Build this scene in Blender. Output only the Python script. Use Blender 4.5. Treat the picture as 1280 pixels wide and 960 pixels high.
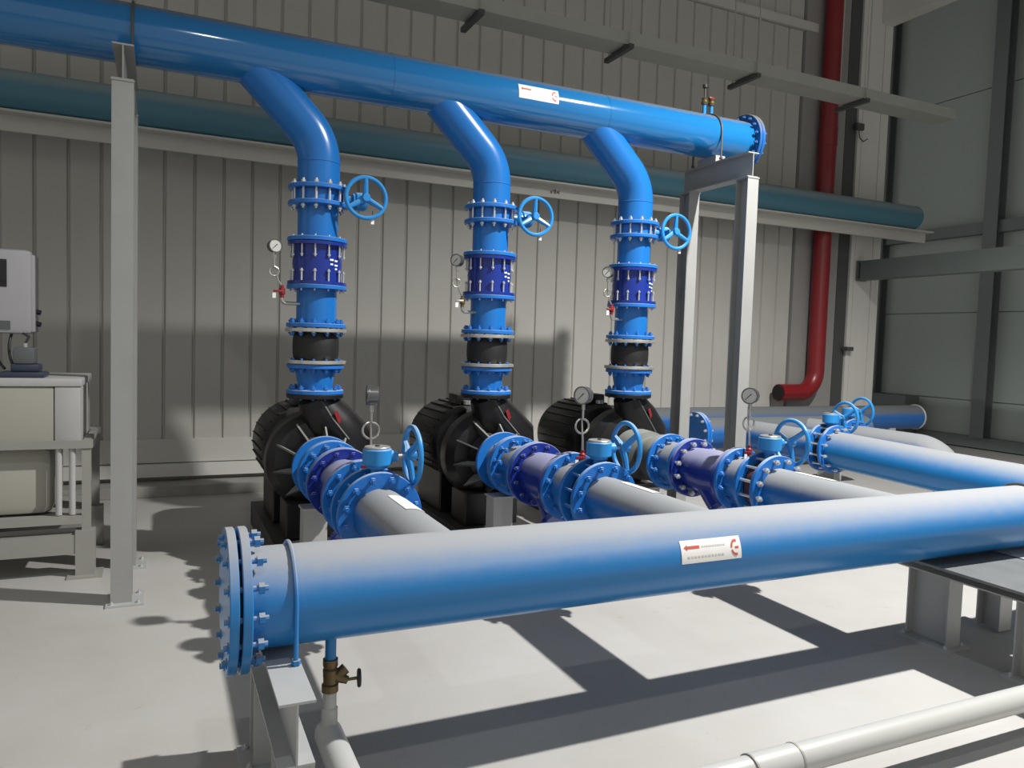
import bpy, bmesh, math, random
from mathutils import Vector, Matrix
random.seed(7)
for o in list(bpy.data.objects): bpy.data.objects.remove(o)
scene = bpy.context.scene
COL = scene.collection
PI = math.pi

# ------------------------------------------------------------------ camera, world, lamps
F_PX, YAW, PITCH, ROLL, CAM_H = 948.0, 0.4338, -0.0560, 0.0320, 1.6
cd = bpy.data.cameras.new('camera'); cam = bpy.data.objects.new('camera', cd); COL.objects.link(cam)
fw = Vector((math.sin(YAW)*math.cos(PITCH), math.cos(YAW)*math.cos(PITCH), math.sin(PITCH)))
rt0 = Vector((math.cos(YAW), -math.sin(YAW), 0)); up0 = rt0.cross(fw)
rt = math.cos(ROLL)*rt0 + math.sin(ROLL)*up0; up = -math.sin(ROLL)*rt0 + math.cos(ROLL)*up0
cam.matrix_world = Matrix(((rt.x, up.x, -fw.x, 0), (rt.y, up.y, -fw.y, 0), (rt.z, up.z, -fw.z, CAM_H), (0, 0, 0, 1)))
cd.sensor_width = 36.0; cd.lens = F_PX/1280*36.0; cd.clip_start = 0.05; cd.clip_end = 200
scene.camera = cam
scene.view_settings.view_transform = 'Standard'; scene.view_settings.look = 'None'
scene.view_settings.gamma = 1.0; scene.view_settings.use_curve_mapping = False
scene.view_settings.exposure = 0.0
world = bpy.data.worlds.new('world'); scene.world = world; world.use_nodes = True
bg = world.node_tree.nodes['Background']; bg.inputs[0].default_value = (1.0, 0.995, 0.955, 1); bg.inputs[1].default_value = 0.46
LAMPS = [  # x, y, z, watts, colour, cone degrees, blend
    (4.95, 2.1, 5.95, 2900, (1.0, 0.985, 0.95), 142, 0.65),
    (0.5, 0.2, 6.1, 160, (0.93, 0.97, 1.0), 134, 0.3),
]

# ------------------------------------------------------------------ materials
MATS = {}
def _mat(name):
    m = bpy.data.materials.new(name); m.use_nodes = True
    nt = m.node_tree; b = nt.nodes['Principled BSDF']; MATS[name] = m
    return m, nt, b
def plain(name, col, rough=0.5, metal=0.0, var=0.08, scale=6.0, bump=0.0, bscale=60, spec=None):
    m, nt, b = _mat(name); N = nt.nodes; L = nt.links
    b.inputs['Roughness'].default_value = rough; b.inputs['Metallic'].default_value = metal
    if spec is not None: b.inputs['Specular IOR Level'].default_value = spec
    tc = N.new('ShaderNodeNewGeometry')
    nz = N.new('ShaderNodeTexNoise'); nz.inputs['Scale'].default_value = scale; nz.inputs['Detail'].default_value = 5
    L.new(tc.outputs['Position'], nz.inputs['Vector'])
    mx = N.new('ShaderNodeMix'); mx.data_type = 'RGBA'
    mx.inputs[6].default_value = (*[c*(1-var) for c in col], 1); mx.inputs[7].default_value = (*[min(1, c*(1+var)) for c in col], 1)
    L.new(nz.outputs['Fac'], mx.inputs[0]); L.new(mx.outputs[2], b.inputs['Base Color'])
    if bump:
        n2 = N.new('ShaderNodeTexNoise'); n2.inputs['Scale'].default_value = bscale; n2.inputs['Detail'].default_value = 6
        L.new(tc.outputs['Position'], n2.inputs['Vector'])
        bp = N.new('ShaderNodeBump'); bp.inputs['Strength'].default_value = bump; bp.inputs['Distance'].default_value = 0.01
        L.new(n2.outputs['Fac'], bp.inputs['Height']); L.new(bp.outputs['Normal'], b.inputs['Normal'])
    return m
def dusty(name, col, dust, amount, lo, hi, rough=0.3, scale=14.0, coat=0.0):
    """paint with settled dust lying on the upward-facing side"""
    m, nt, b = _mat(name); N = nt.nodes; L = nt.links
    g = N.new('ShaderNodeNewGeometry'); s = N.new('ShaderNodeSeparateXYZ'); L.new(g.outputs['Normal'], s.inputs[0])
    mr = N.new('ShaderNodeMapRange'); mr.interpolation_type = 'SMOOTHSTEP'
    mr.inputs[1].default_value = lo; mr.inputs[2].default_value = hi; mr.inputs[3].default_value = 0; mr.inputs[4].default_value = amount
    nz = N.new('ShaderNodeTexNoise'); nz.inputs['Scale'].default_value = scale; nz.inputs['Detail'].default_value = 8; nz.inputs['Roughness'].default_value = 0.65
    L.new(g.outputs['Position'], nz.inputs['Vector'])
    ad = N.new('ShaderNodeMath'); ad.operation = 'MULTIPLY_ADD'; ad.inputs[1].default_value = 0.22; ad.inputs[2].default_value = -0.11
    L.new(nz.outputs['Fac'], ad.inputs[0])
    sm = N.new('ShaderNodeMath'); sm.operation = 'ADD'; L.new(s.outputs['Z'], sm.inputs[0]); L.new(ad.outputs[0], sm.inputs[1])
    L.new(sm.outputs[0], mr.inputs[0])
    mx = N.new('ShaderNodeMix'); mx.data_type = 'RGBA'; mx.inputs[6].default_value = (*col, 1); mx.inputs[7].default_value = (*dust, 1)
    L.new(mr.outputs[0], mx.inputs[0]); L.new(mx.outputs[2], b.inputs['Base Color'])
    rr = N.new('ShaderNodeMapRange'); rr.inputs[1].default_value = 0; rr.inputs[2].default_value = 0.6; rr.inputs[3].default_value = rough; rr.inputs[4].default_value = 0.85
    L.new(mr.outputs[0], rr.inputs[0]); L.new(rr.outputs[0], b.inputs['Roughness'])
    b.inputs['Coat Weight'].default_value = coat; b.inputs['Coat Roughness'].default_value = 0.12
    return m
BLUE = (0.012, 0.140, 0.430); BLUE2 = (0.010, 0.115, 0.42)
dusty('header_blue', (0.014, 0.18, 0.47), (0.30, 0.305, 0.315), 0.97, 0.12, 1.0, rough=0.28)
dusty('discharge_blue', (0.010, 0.145, 0.38), (0.115, 0.105, 0.08), 1.0, 0.55, 0.95, rough=0.10, coat=0.5)
dusty('suction_blue', (0.012, 0.125, 0.40), (0.27, 0.275, 0.275), 0.95, 0.10, 0.6, rough=0.35)
dusty('back_blue', (0.012, 0.10, 0.33), (0.115, 0.12, 0.115), 0.95, 0.05, 0.7, rough=0.4)  # shade over the unlit back pipes is put into paint and dust colours
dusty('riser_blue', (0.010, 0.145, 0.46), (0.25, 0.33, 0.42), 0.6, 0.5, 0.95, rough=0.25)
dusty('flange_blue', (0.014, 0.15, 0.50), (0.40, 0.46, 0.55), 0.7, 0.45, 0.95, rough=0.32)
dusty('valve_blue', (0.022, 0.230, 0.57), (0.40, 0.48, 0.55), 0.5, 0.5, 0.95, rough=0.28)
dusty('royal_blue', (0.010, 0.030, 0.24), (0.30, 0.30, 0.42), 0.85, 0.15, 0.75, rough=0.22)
dusty('teal_blue', (0.06, 0.175, 0.24), (0.29, 0.335, 0.34), 0.7, 0.0, 0.6, rough=0.4)
dusty('pump_black', (0.008, 0.007, 0.008), (0.10, 0.10, 0.09), 0.3, 0.45, 1.0, rough=0.35)
dusty('pump_dusty', (0.05, 0.055, 0.055), (0.30, 0.31, 0.28), 0.8, 0.0, 0.8, rough=0.6)
plain('steel_galv', (0.42, 0.425, 0.42), 0.45, 0.1, 0.1, 5)
plain('steel_plate', (0.15, 0.155, 0.155), 0.5, 0.1, 0.2, 9)
plain('steel_post', (0.31, 0.31, 0.30), 0.5, 0.1, 0.10, 5.0)
plain('zinc', (0.55, 0.54, 0.51), 0.35, 0.7, 0.1, 20)
plain('bolt_zinc', (0.62, 0.63, 0.63), 0.35, 0.6, 0.1, 20)
plain('rubber', (0.010, 0.010, 0.010), 0.55, 0, 0.15, 30)
plain('brass', (0.16, 0.115, 0.055), 0.4, 0.6, 0.2, 40)
plain('red_paint', (0.20, 0.010, 0.014), 0.35, 0, 0.12, 5)
plain('red_small', (0.22, 0.015, 0.02), 0.4, 0, 0.12, 30)
plain('brown_gasket', (0.085, 0.035, 0.030), 0.6, 0, 0.2, 20)
plain('white_paper', (0.78, 0.76, 0.74), 0.6, 0, 0.03, 20)
plain('print_red', (0.55, 0.10, 0.06), 0.6, 0, 0.05, 20)
plain('print_grey', (0.62, 0.60, 0.58), 0.6, 0, 0.05, 20)
plain('white_pipe', (0.47, 0.47, 0.455), 0.35, 0, 0.05, 9)
plain('dark_rubber', (0.03, 0.03, 0.032), 0.5, 0, 0.1, 20)
plain('black_void', (0.006, 0.006, 0.006), 0.8, 0, 0.1, 20)
plain('panel_paint', (0.435, 0.425, 0.39), 0.5, 0, 0.05, 2.5)
plain('panel_trim', (0.50, 0.49, 0.45), 0.5, 0, 0.06, 3)
plain('column_white', (0.60, 0.585, 0.55), 0.55, 0, 0.05, 2)
plain('pilaster_grey', (0.26, 0.25, 0.24), 0.6, 0, 0.05, 2)
plain('dark_steel', (0.07, 0.07, 0.072), 0.55, 0.1, 0.1, 4)
plain('rwall_paint', (0.35, 0.39, 0.375), 0.6, 0, 0.05, 1.2)
plain('rwall_steel', (0.14, 0.162, 0.156), 0.5, 0.1, 0.1, 3)
plain('tray_steel', (0.38, 0.38, 0.35), 0.5, 0.3, 0.1, 6)
plain('tank_cream', (0.36, 0.35, 0.30), 0.5, 0, 0.06, 3)
plain('tank_white', (0.44, 0.43, 0.42), 0.45, 0, 0.05, 3)
plain('box_white', (0.42, 0.41, 0.43), 0.4, 0, 0.03, 4)
plain('box_black', (0.012, 0.010, 0.012), 0.15, 0, 0.05, 4)
plain('navy_plastic', (0.035, 0.045, 0.075), 0.4, 0, 0.1, 10)
plain('grey_plastic', (0.11, 0.12, 0.125), 0.4, 0, 0.1, 10)
plain('stand_steel', (0.30, 0.295, 0.27), 0.5, 0, 0.12, 6)
plain('gauge_case', (0.16, 0.16, 0.16), 0.3, 0.7, 0.1, 30)
plain('gauge_face', (0.55, 0.54, 0.50), 0.4, 0, 0.02, 30)
plain('tube_steel', (0.52, 0.50, 0.46), 0.3, 0.8, 0.1, 30)
plain('curb_concrete', (0.28, 0.27, 0.25), 0.8, 0, 0.25, 8, 0.3, 40)
plain('plinth_concrete', (0.40, 0.40, 0.385), 0.8, 0, 0.12, 8, 0.2, 40)
plain('roof_paint', (0.32, 0.32, 0.31), 0.7, 0, 0.04, 1)
plain('lamp_metal', (0.35, 0.35, 0.35), 0.4, 0.5, 0.04, 3)
def lampglow():
    m, nt, b = _mat('lamp_glass'); b.inputs['Base Color'].default_value = (0.9, 0.9, 0.9, 1)
    b.inputs['Emission Color'].default_value = (1, 0.98, 0.94, 1); b.inputs['Emission Strength'].default_value = 6.0
lampglow()
def floor_mat():
    m, nt, b = _mat('floor_concrete'); N = nt.nodes; L = nt.links
    g = N.new('ShaderNodeNewGeometry')
    def noise(sc, det, ro=0.6):
        n = N.new('ShaderNodeTexNoise'); n.inputs['Scale'].default_value = sc; n.inputs['Detail'].default_value = det; n.inputs['Roughness'].default_value = ro
        L.new(g.outputs['Position'], n.inputs['Vector']); return n
    n1 = noise(0.7, 6); n2 = noise(9, 8, 0.7); n3 = noise(2.6, 3)
    r1 = N.new('ShaderNodeValToRGB'); r1.color_ramp.elements[0].position = 0.3; r1.color_ramp.elements[1].position = 0.75
    r1.color_ramp.elements[0].color = (0.375, 0.360, 0.335, 1); r1.color_ramp.elements[1].color = (0.47, 0.46, 0.445, 1)
    L.new(n1.outputs['Fac'], r1.inputs[0])
    r2 = N.new('ShaderNodeValToRGB'); r2.color_ramp.elements[0].position = 0.62; r2.color_ramp.elements[1].position = 0.76
    r2.color_ramp.elements[0].color = (1, 1, 1, 1); r2.color_ramp.elements[1].color = (0.80, 0.79, 0.77, 1)
    L.new(n2.outputs['Fac'], r2.inputs[0])
    r3 = N.new('ShaderNodeValToRGB'); r3.color_ramp.elements[0].position = 0.70; r3.color_ramp.elements[1].position = 0.78
    r3.color_ramp.elements[0].color = (1, 1, 1, 1); r3.color_ramp.elements[1].color = (0.72, 0.68, 0.64, 1)
    L.new(n3.outputs['Fac'], r3.inputs[0])
    a = N.new('ShaderNodeMix'); a.data_type = 'RGBA'; a.blend_type = 'MULTIPLY'; a.inputs[0].default_value = 1
    L.new(r1.outputs[0], a.inputs[6]); L.new(r2.outputs[0], a.inputs[7])
    c = N.new('ShaderNodeMix'); c.data_type = 'RGBA'; c.blend_type = 'MULTIPLY'; c.inputs[0].default_value = 1
    L.new(a.outputs[2], c.inputs[6]); L.new(r3.outputs[0], c.inputs[7]); L.new(c.outputs[2], b.inputs['Base Color'])
    b.inputs['Roughness'].default_value = 0.62
    bp = N.new('ShaderNodeBump'); bp.inputs['Strength'].default_value = 0.12; bp.inputs['Distance'].default_value = 0.01
    L.new(n2.outputs['Fac'], bp.inputs['Height']); L.new(bp.outputs['Normal'], b.inputs['Normal'])
floor_mat()

# ------------------------------------------------------------------ helpers
def mesh_of(bm, name, smooth=True):
    bmesh.ops.recalc_face_normals(bm, faces=bm.faces[:])
    me = bpy.data.meshes.new(name); bm.to_mesh(me); bm.free()
    if smooth and len(me.polygons):
        me.polygons.foreach_set('use_smooth', [True]*len(me.polygons)); me.set_sharp_from_angle(angle=math.radians(32))
    return me
def obj(name, bm, mat, parent=None, loc=None, rot=None, label=None, smooth=True):
    me = bm if isinstance(bm, bpy.types.Mesh) else mesh_of(bm, name, smooth)
    o = bpy.data.objects.new(name, me); COL.objects.link(o)
    if mat and not me.materials: me.materials.append(MATS[mat])
    if parent: o.parent = parent
    if loc is not None: o.location = loc
    if rot is not None: o.rotation_euler = rot
    if label: o['label'] = label
    return o
def thing(name, label, cat, loc=(0, 0, 0), rot=(0, 0, 0), group=None):
    o = bpy.data.objects.new(name, None); COL.objects.link(o); o.empty_display_size = 0.1
    o.location = loc; o.rotation_euler = rot; o['label'] = label; o['category'] = cat
    if group: o['group'] = group
    return o
def tag(o, label, cat, group=None):
    o['label'] = label; o['category'] = cat
    if group: o['group'] = group
    return o
def struct(o): o['kind'] = 'structure'; return o
def B(): return bmesh.new()
def box(bm, x0, x1, y0, y1, z0, z1, bev=0.0):
    r = bmesh.ops.create_cube(bm, size=1.0)
    bmesh.ops.transform(bm, verts=r['verts'], matrix=Matrix.Translation(((x0+x1)/2, (y0+y1)/2, (z0+z1)/2)) @ Matrix.Diagonal((x1-x0, y1-y0, z1-z0, 1)))
    if bev:
        es = list({e for v in r['verts'] for e in v.link_edges})
        bmesh.ops.bevel(bm, geom=es, offset=bev, segments=2, affect='EDGES', profile=0.5)
    return bm
def bx(*a, **k): return box(B(), *a, **k)
def frame(d):
    d = Vector(d).normalized(); a = Vector((0, 0, 1)) if abs(d.z) < 0.9 else Vector((1, 0, 0))
    u = d.cross(a).normalized(); return u, d.cross(u).normalized()
def lathe(bm, prof, seg=32, mat4=None, close=True):
    """profile of (r, z) revolved about local z; r=0 ends are closed to a point"""
    rings = []
    for r, z in prof:
        if r < 1e-6: rings.append([bm.verts.new((0, 0, z))])
        else: rings.append([bm.verts.new((r*math.cos(2*PI*i/seg), r*math.sin(2*PI*i/seg), z)) for i in range(seg)])
    vs = [v for r in rings for v in r]
    pr = list(zip(rings[:-1], rings[1:]))
    if close and len(rings[0]) > 1 and len(rings[-1]) > 1: pr.append((rings[-1], rings[0]))
    for a, b in pr:
        if len(a) == 1 and len(b) == 1: continue
        for i in range(seg):
            j = (i+1) % seg
            if len(a) == 1: bm.faces.new((a[0], b[i], b[j]))
            elif len(b) == 1: bm.faces.new((a[i], a[j], b[0]))
            else: bm.faces.new((a[i], a[j], b[j], b[i]))
    if mat4 is not None: bmesh.ops.transform(bm, verts=vs, matrix=mat4)
    return bm
def ring(r0, r1, z0, z1, c=0.003):
    return [(r0, z0), (r1-c, z0), (r1, z0+c), (r1, z1-c), (r1-c, z1), (r0, z1)]
def solid(r, z0, z1, c=0.003):
    return [(0, z0), (r-c, z0), (r, z0+c), (r, z1-c), (r-c, z1), (0, z1)]
def to_axis(origin, d):
    u, v = frame(d); d = Vector(d).normalized()
    return Matrix(((u.x, v.x, d.x, origin[0]), (u.y, v.y, d.y, origin[1]), (u.z, v.z, d.z, origin[2]), (0, 0, 0, 1)))
def cyl(bm, a, b, r, seg=24, r2=None, c=0.0):
    a = Vector(a); b = Vector(b); L = (b-a).length; r2 = r if r2 is None else r2
    lathe(bm, [(0, 0), (r-c, 0), (r, c), (r2, L-c), (r2-c, L), (0, L)] if c else [(0, 0), (r, 0), (r2, L), (0, L)], seg, to_axis(a, b-a)); return bm
def sweep(bm, pts, r, seg=16, caps=True):
    pts = [Vector(p) for p in pts]; rs = r if isinstance(r, (list, tuple)) else [r]*len(pts)
    n = len(pts); tans = []
    for i in range(n):
        t = (pts[min(i+1, n-1)]-pts[max(i-1, 0)])
        if 0 < i < n-1: t = (pts[i+1]-pts[i]).normalized()+(pts[i]-pts[i-1]).normalized()
        tans.append(t.normalized())
    u, _ = frame(tans[0]); rings = []
    for i in range(n):
        t = tans[i]; u = (u-t*u.dot(t)).normalized(); v = t.cross(u)
        rings.append([bm.verts.new(pts[i]+rs[i]*(math.cos(2*PI*k/seg)*u+math.sin(2*PI*k/seg)*v)) for k in range(seg)])
    for a, b in zip(rings[:-1], rings[1:]):
        for k in range(seg): bm.faces.new((a[k], a[(k+1) % seg], b[(k+1) % seg], b[k]))
    if caps: bm.faces.new(rings[0][::-1]); bm.faces.new(rings[-1])
    return bm
def bend(p0, corner, p1, rad, n=10):
    """polyline p0 -> rounded corner -> p1"""
    p0, c, p1 = Vector(p0), Vector(corner), Vector(p1)
    a = (p0-c).normalized(); b = (p1-c).normalized(); ang = a.angle(b); t = rad/math.tan(ang/2)
    ctr = c+(a+b).normalized()*(rad/math.sin(ang/2)); s = c+a*t; out = [p0]
    v0 = s-ctr; v1 = c+b*t-ctr; th = v0.angle(v1); ax = v0.cross(v1).normalized()
    for i in range(n+1): out.append(ctr+Matrix.Rotation(th*i/n, 3, ax) @ v0)
    out.append(p1); return out
def hbeam(bm, a, b, h, w, tf, tw, hdir):
    """H section from a to b; h along hdir between the flanges, w flange width"""
    a = Vector(a); b = Vector(b); d = (b-a); L = d.length; d.normalize(); hd = Vector(hdir).normalized(); wd = hd.cross(d).normalized()
    P = [(-w/2, -h/2), (w/2, -h/2), (w/2, -h/2+tf), (tw/2, -h/2+tf), (tw/2, h/2-tf), (w/2, h/2-tf), (w/2, h/2), (-w/2, h/2), (-w/2, h/2-tf), (-tw/2, h/2-tf), (-tw/2, -h/2+tf), (-w/2, -h/2+tf)]
    v0 = [bm.verts.new(a+wd*x+hd*y) for x, y in P]; v1 = [bm.verts.new(b+wd*x+hd*y) for x, y in P]; n = len(P)
    for i in range(n): bm.faces.new((v0[i], v0[(i+1) % n], v1[(i+1) % n], v1[i]))
    bm.faces.new(v0[::-1]); bm.faces.new(v1); return bm

# shared bolts: along local z, centred on the joint
BOLT = {}
def bolt_mesh(L, s, mat, stud=False):
    k = (round(L, 3), round(s, 3), mat, stud)
    if k not in BOLT:
        bm = B(); lathe(bm, [(0, -L/2), (s*0.55, -L/2), (s*0.55, L/2), (0, L/2)], 8)
        hx = s*1.05
        for z0 in ((-L/2+0.012, L/2-0.012-s) if not stud else (-L/2+0.008,)):
            lathe(bm, [(0, z0), (hx, z0), (hx, z0+s), (0, z0+s)], 6)
        me = mesh_of(bm, 'bolt'); me.materials.append(MATS[mat]); BOLT[k] = me
    return BOLT[k]
def bolts(par, R, z, n, L, s=0.014, mat='flange_blue', stud=False, off=0.5, ax=None):
    me = bolt_mesh(L, s, mat, stud)
    for i in range(n):
        a = 2*PI*(i+off)/n
        o = bpy.data.objects.new('bolt', me); COL.objects.link(o); o.parent = par; o.location = (R*math.cos(a), R*math.sin(a), z)
        if stud == 'flip': o.rotation_euler = (PI, 0, 0)
def flange(par, r0, r1, z0, z1, mat='flange_blue', name='flange', seg=40):
    return obj(name, lathe(B(), ring(r0, r1, z0, z1), seg), mat, par)

ROT_Y = (-PI/2, 0, 0)     # local z -> world +y
ROT_X = (0, PI/2, 0)      # local z -> world +x
ordinal = ['first', 'second', 'third']
PUMPID = ['beside the white dosing tank', 'between the other two pumps', 'beside the twin steel posts']

# ------------------------------------------------------------------ the room
YW = 8.25
fl = struct(obj('floor', bx(-6, 14, -6, 13, -0.2, 0), 'floor_concrete', smooth=False))
wb = struct(obj('wall_back', bx(-6, 9.85, YW+0.035, YW+0.2, 0, 9), 'panel_paint', smooth=False))
PW = 0.272
def panel_mesh(w, z0, z1, d=0.024):
    bm = B(); g = 0.006
    prof = [(g, 0.0), (g+0.012, -d), (w-g-0.012, -d), (w-g, 0.0)]
    a = [bm.verts.new((x, y, z0)) for x, y in prof]; b = [bm.verts.new((x, y, z1)) for x, y in prof]
    for i in range(len(prof)-1): bm.faces.new((a[i], a[i+1], b[i+1], b[i]))
    bm.faces.new(a); bm.faces.new(b); bm.faces.new((a[0], b[0], b[-1], a[-1])); return mesh_of(bm, 'panel', False)
pm = panel_mesh(PW, 0.52, 6.08); pm2 = panel_mesh(PW, 6.22, 8.95)
pm.materials.append(MATS['panel_paint']); pm2.materials.append(MATS['panel_paint'])
x = 8.18-PW*48
for i in range(48):
    for me in (pm, pm2): obj('panel', me, None, wb, (x+i*PW, YW+0.036, 0))
struct(obj('trim_1', bx(-6, 8.18, YW-0.005, YW+0.04, 0.285, 0.52), 'panel_trim', smooth=False))
struct(obj('trim_2', bx(-6, 8.6, YW-0.06, YW+0.04, 0.15, 0.275), 'column_white', smooth=False))
struct(obj('trim_3', bx(-6, 8.6, 7.93, YW+0.04, 0, 0.105, bev=0.006), 'curb_concrete', smooth=False))
struct(obj('trim_4', bx(-6, 8.4, YW-0.04, YW+0.04, 6.09, 6.21), 'panel_trim', smooth=False))
struct(obj('trim_5', bx(8.185, 9.02, YW-0.03, YW+0.035, 0, 9), 'pilaster_grey', smooth=False))
struct(obj('trim_6', bx(9.03, 9.245, YW-0.03, YW+0.035, 0, 9), 'dark_steel', smooth=False))
wc = bx(9.25, 9.86, YW-0.05, YW+0.25, 0, 9); 
box(wc, 9.25, 9.327, YW-0.062, YW-0.05, 0, 9)
box(wc, 9.335, 9.69, YW-0.062, YW-0.05, 0, 9); box(wc, 9.703, 9.86, YW-0.062, YW-0.05, 0, 9)
struct(obj('trim_7', wc, 'column_white', smooth=False))
struct(obj('trim_8', bx(9.62, 9.85, 1.5, YW-0.065, 6.45, 9.0), 'column_white', smooth=False))
XR = 12.9
wr = struct(obj('wall_right', bx(XR+0.04, XR+0.2, -6, 13, 0, 9), 'rwall_paint', smooth=False))
ys = [13.0, 10.72, 8.42, 6.1, 3.8]
for y1, y0 in zip(ys[:-1], ys[1:]):
    for z0, z1 in ((0.2, 0.82), (0.83, 2.36), (2.37, 3.9), (3.91, 6.2), (6.21, 8.9)):
        obj('panel', bx(XR, XR+0.04, y0+0.004, y1-0.004, z0+0.004, z1-0.004), 'rwall_paint', wr, smooth=False)
struct(obj('trim_9', bx(XR-0.12, XR+0.04, -6, 13, 0.02, 0.21), 'rwall_steel', smooth=False))
struct(obj('wall_far', bx(9.85, 14, 13.0, 13.2, 0, 9), 'rwall_paint', smooth=False))
struct(obj('ceiling', bx(-6, 14, -6, 13.2, 9.0, 9.15), 'roof_paint', smooth=False))
for y, nm in ((8.40, 'next to the low grey duct box'), (10.62, 'in the corner behind the white clad column')):
    o = obj('wall_column', hbeam(B(), (XR-0.11, y, 0.21), (XR-0.11, y, 8.95), 0.2, 0.24, 0.012, 0.01, (1, 0, 0)), 'rwall_steel', smooth=False)
    tag(o, 'dark steel wall column '+nm, 'column', 'steel columns along the side wall')
o = obj('wall_girt', bx(XR-0.14, XR-0.0, 4, 12.9, 3.7, 3.9), 'rwall_steel', smooth=False); tag(o, 'thin dark steel girt high across the panelled side wall', 'girt')
cb = thing('cross_beam', 'thick dark steel beam whose end laps the white clad column', 'beam', (9.45, 3.0, 2.67))
obj('web', bx(-0.01, 0.01, 0, 5.15, 0.02, 0.26), 'rwall_steel', cb, smooth=False)
obj('beam_flange', bx(-0.09, 0.09, 0, 5.15, 0.0, 0.02), 'rwall_steel', cb, smooth=False)
obj('beam_flange', bx(-0.09, 0.09, 0, 5.15, 0.26, 0.28), 'rwall_steel', cb, smooth=False)
obj('side_plate', bx(-0.095, -0.085, 0, 5.1, 0.0, 0.28), 'rwall_steel', cb, smooth=False)
obj('end_plate', bx(-0.1, 0.1, 5.15, 5.165, -0.01, 0.29), 'rwall_steel', cb, smooth=False)
db = thing('duct_box', 'low grey duct box at the foot of the side wall', 'box', (12.45, 9.6, 0))
obj('body', bx(0, 0.33, 0, 1.15, 0.0, 0.55, bev=0.01), 'dark_steel', db, smooth=False)
obj('lid', bx(-0.05, 0.33, -0.02, 1.17, 0.56, 0.84, bev=0.01), 'rwall_steel', db, smooth=False)
obj('vent', bx(-0.06, -0.045, 0.95, 1.14, 0.6, 0.8), 'black_void', db, smooth=False)

# high-bay lamps hanging from the roof (above the frame)
for i, (lx, ly, lz, w, colr, cone, bl) in enumerate(LAMPS):
    t = thing('high_bay_lamp', ['round high bay lamp hanging above the suction manifold', 'round high bay lamp hanging above the open aisle'][i], 'lamp', (lx, ly, lz), group='high bay lamps')
    obj('reflector', lathe(B(), [(0.10, 0.36), (0.12, 0.30), (0.24, 0.06), (0.235, 0.06), (0.11, 0.30), (0.09, 0.355)], 32), 'lamp_metal', t)
    obj('driver', lathe(B(), solid(0.11, 0.36, 0.58, 0.01), 24), 'lamp_metal', t)
    obj('bulb', lathe(B(), [(0, 0.12), (0.07, 0.13), (0.085, 0.2), (0.05, 0.32), (0, 0.33)], 20), 'lamp_glass', t)
    obj('rod', cyl(B(), (0, 0, 0.58), (0, 0, 9.0-lz), 0.012, 10), 'lamp_metal', t)
    ld = bpy.data.lights.new('lamp_light', 'SPOT'); ld.energy = w; ld.color = colr; ld.spot_size = math.radians(cone); ld.spot_blend = bl; ld.shadow_soft_size = 0.085
    lo = bpy.data.objects.new('lamp_light', ld); COL.objects.link(lo); lo.location = (lx, ly, lz+0.02)

# ------------------------------------------------------------------ supports of the discharge header
def base_plate(par, x, y, w=0.2, d=0.24):
    p = obj('base_plate', bx(x-w/2, x+w/2, y-d/2, y+d/2, 0, 0.012), 'steel_galv', par, smooth=False)
    for sx in (-1, 1):
        for sy in (-1, 1):
            bm = B(); lathe(bm, [(0, 0), (0.012, 0), (0.012, 0.010), (0.006, 0.010), (0.006, 0.018), (0, 0.018)], 8, Matrix.Translation((x+sx*(w/2-0.03), y+sy*(d/2-0.03), 0.012)))
            obj('anchor_bolt', bm, 'bolt_zinc', p)
YU, ZU, RU = 5.40, 3.4285, 0.1804
for xf, lab in ((-0.205, 'tall grey steel frame beside the dosing tank carrying the overhead header'), (4.35, 'tall grey twin post frame under the flanged end of the overhead header')):
    t = thing('header_frame', lab, 'frame', (xf, 0, 0), group='tall frames under the overhead header')
    for y in (4.93, 5.68):
        obj('post', hbeam(B(), (0, y, 0.012), (0, y, 2.985), 0.14, 0.112, 0.009, 0.007, (0, 1, 0)), 'steel_post', t, smooth=False)
        base_plate(t, 0.02, y)
        obj('cap_plate', bx(-0.06, 0.06, y-0.075, y+0.075, 2.985, 2.995), 'steel_post', t, smooth=False)
    obj('beam', hbeam(B(), (0, 4.87, 3.095), (0, 5.76, 3.095), 0.2, 0.11, 0.009, 0.007, (0, 0, 1)), 'steel_post', t, smooth=False)
    obj('saddle', bx(-0.05, 0.05, YU-0.12, YU+0.12, 3.196, 3.25), 'steel_post', t, smooth=False)
def ubolt(name, lab, x, y, z, r, foot, mat, group):
    rr = r+0.008; pts = [(x, y-rr, foot)]
    for i in range(17):
        a = PI-PI*i/16; pts.append((x, y+rr*math.cos(a), z+rr*math.sin(a)))
    pts.append((x, y+rr, foot))
    t = thing(name, lab, 'clamp', (x, y, foot), group=group)
    bm = sweep(B(), [(p[0]-x, p[1]-y, p[2]-foot) for p in pts], 0.008, 8); obj('rod', bm, mat, t)
    for s in (-1, 1): obj('nut', lathe(B(), [(0, 0), (0.016, 0), (0.016, 0.016), (0, 0.016)], 6, Matrix.Translation((0, s*rr, 0.0))), mat, t)
ubolt('pipe_clamp', 'dark round bar clamp over the overhead header by the dosing tank', -0.17, YU, ZU, RU, 3.20, 'dark_steel', 'pipe clamps on the headers')
ubolt('pipe_clamp', 'dark round bar clamp over the overhead header near its flanged end', 4.30, YU, ZU, RU, 3.20, 'dark_steel', 'pipe clamps on the headers')

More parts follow.
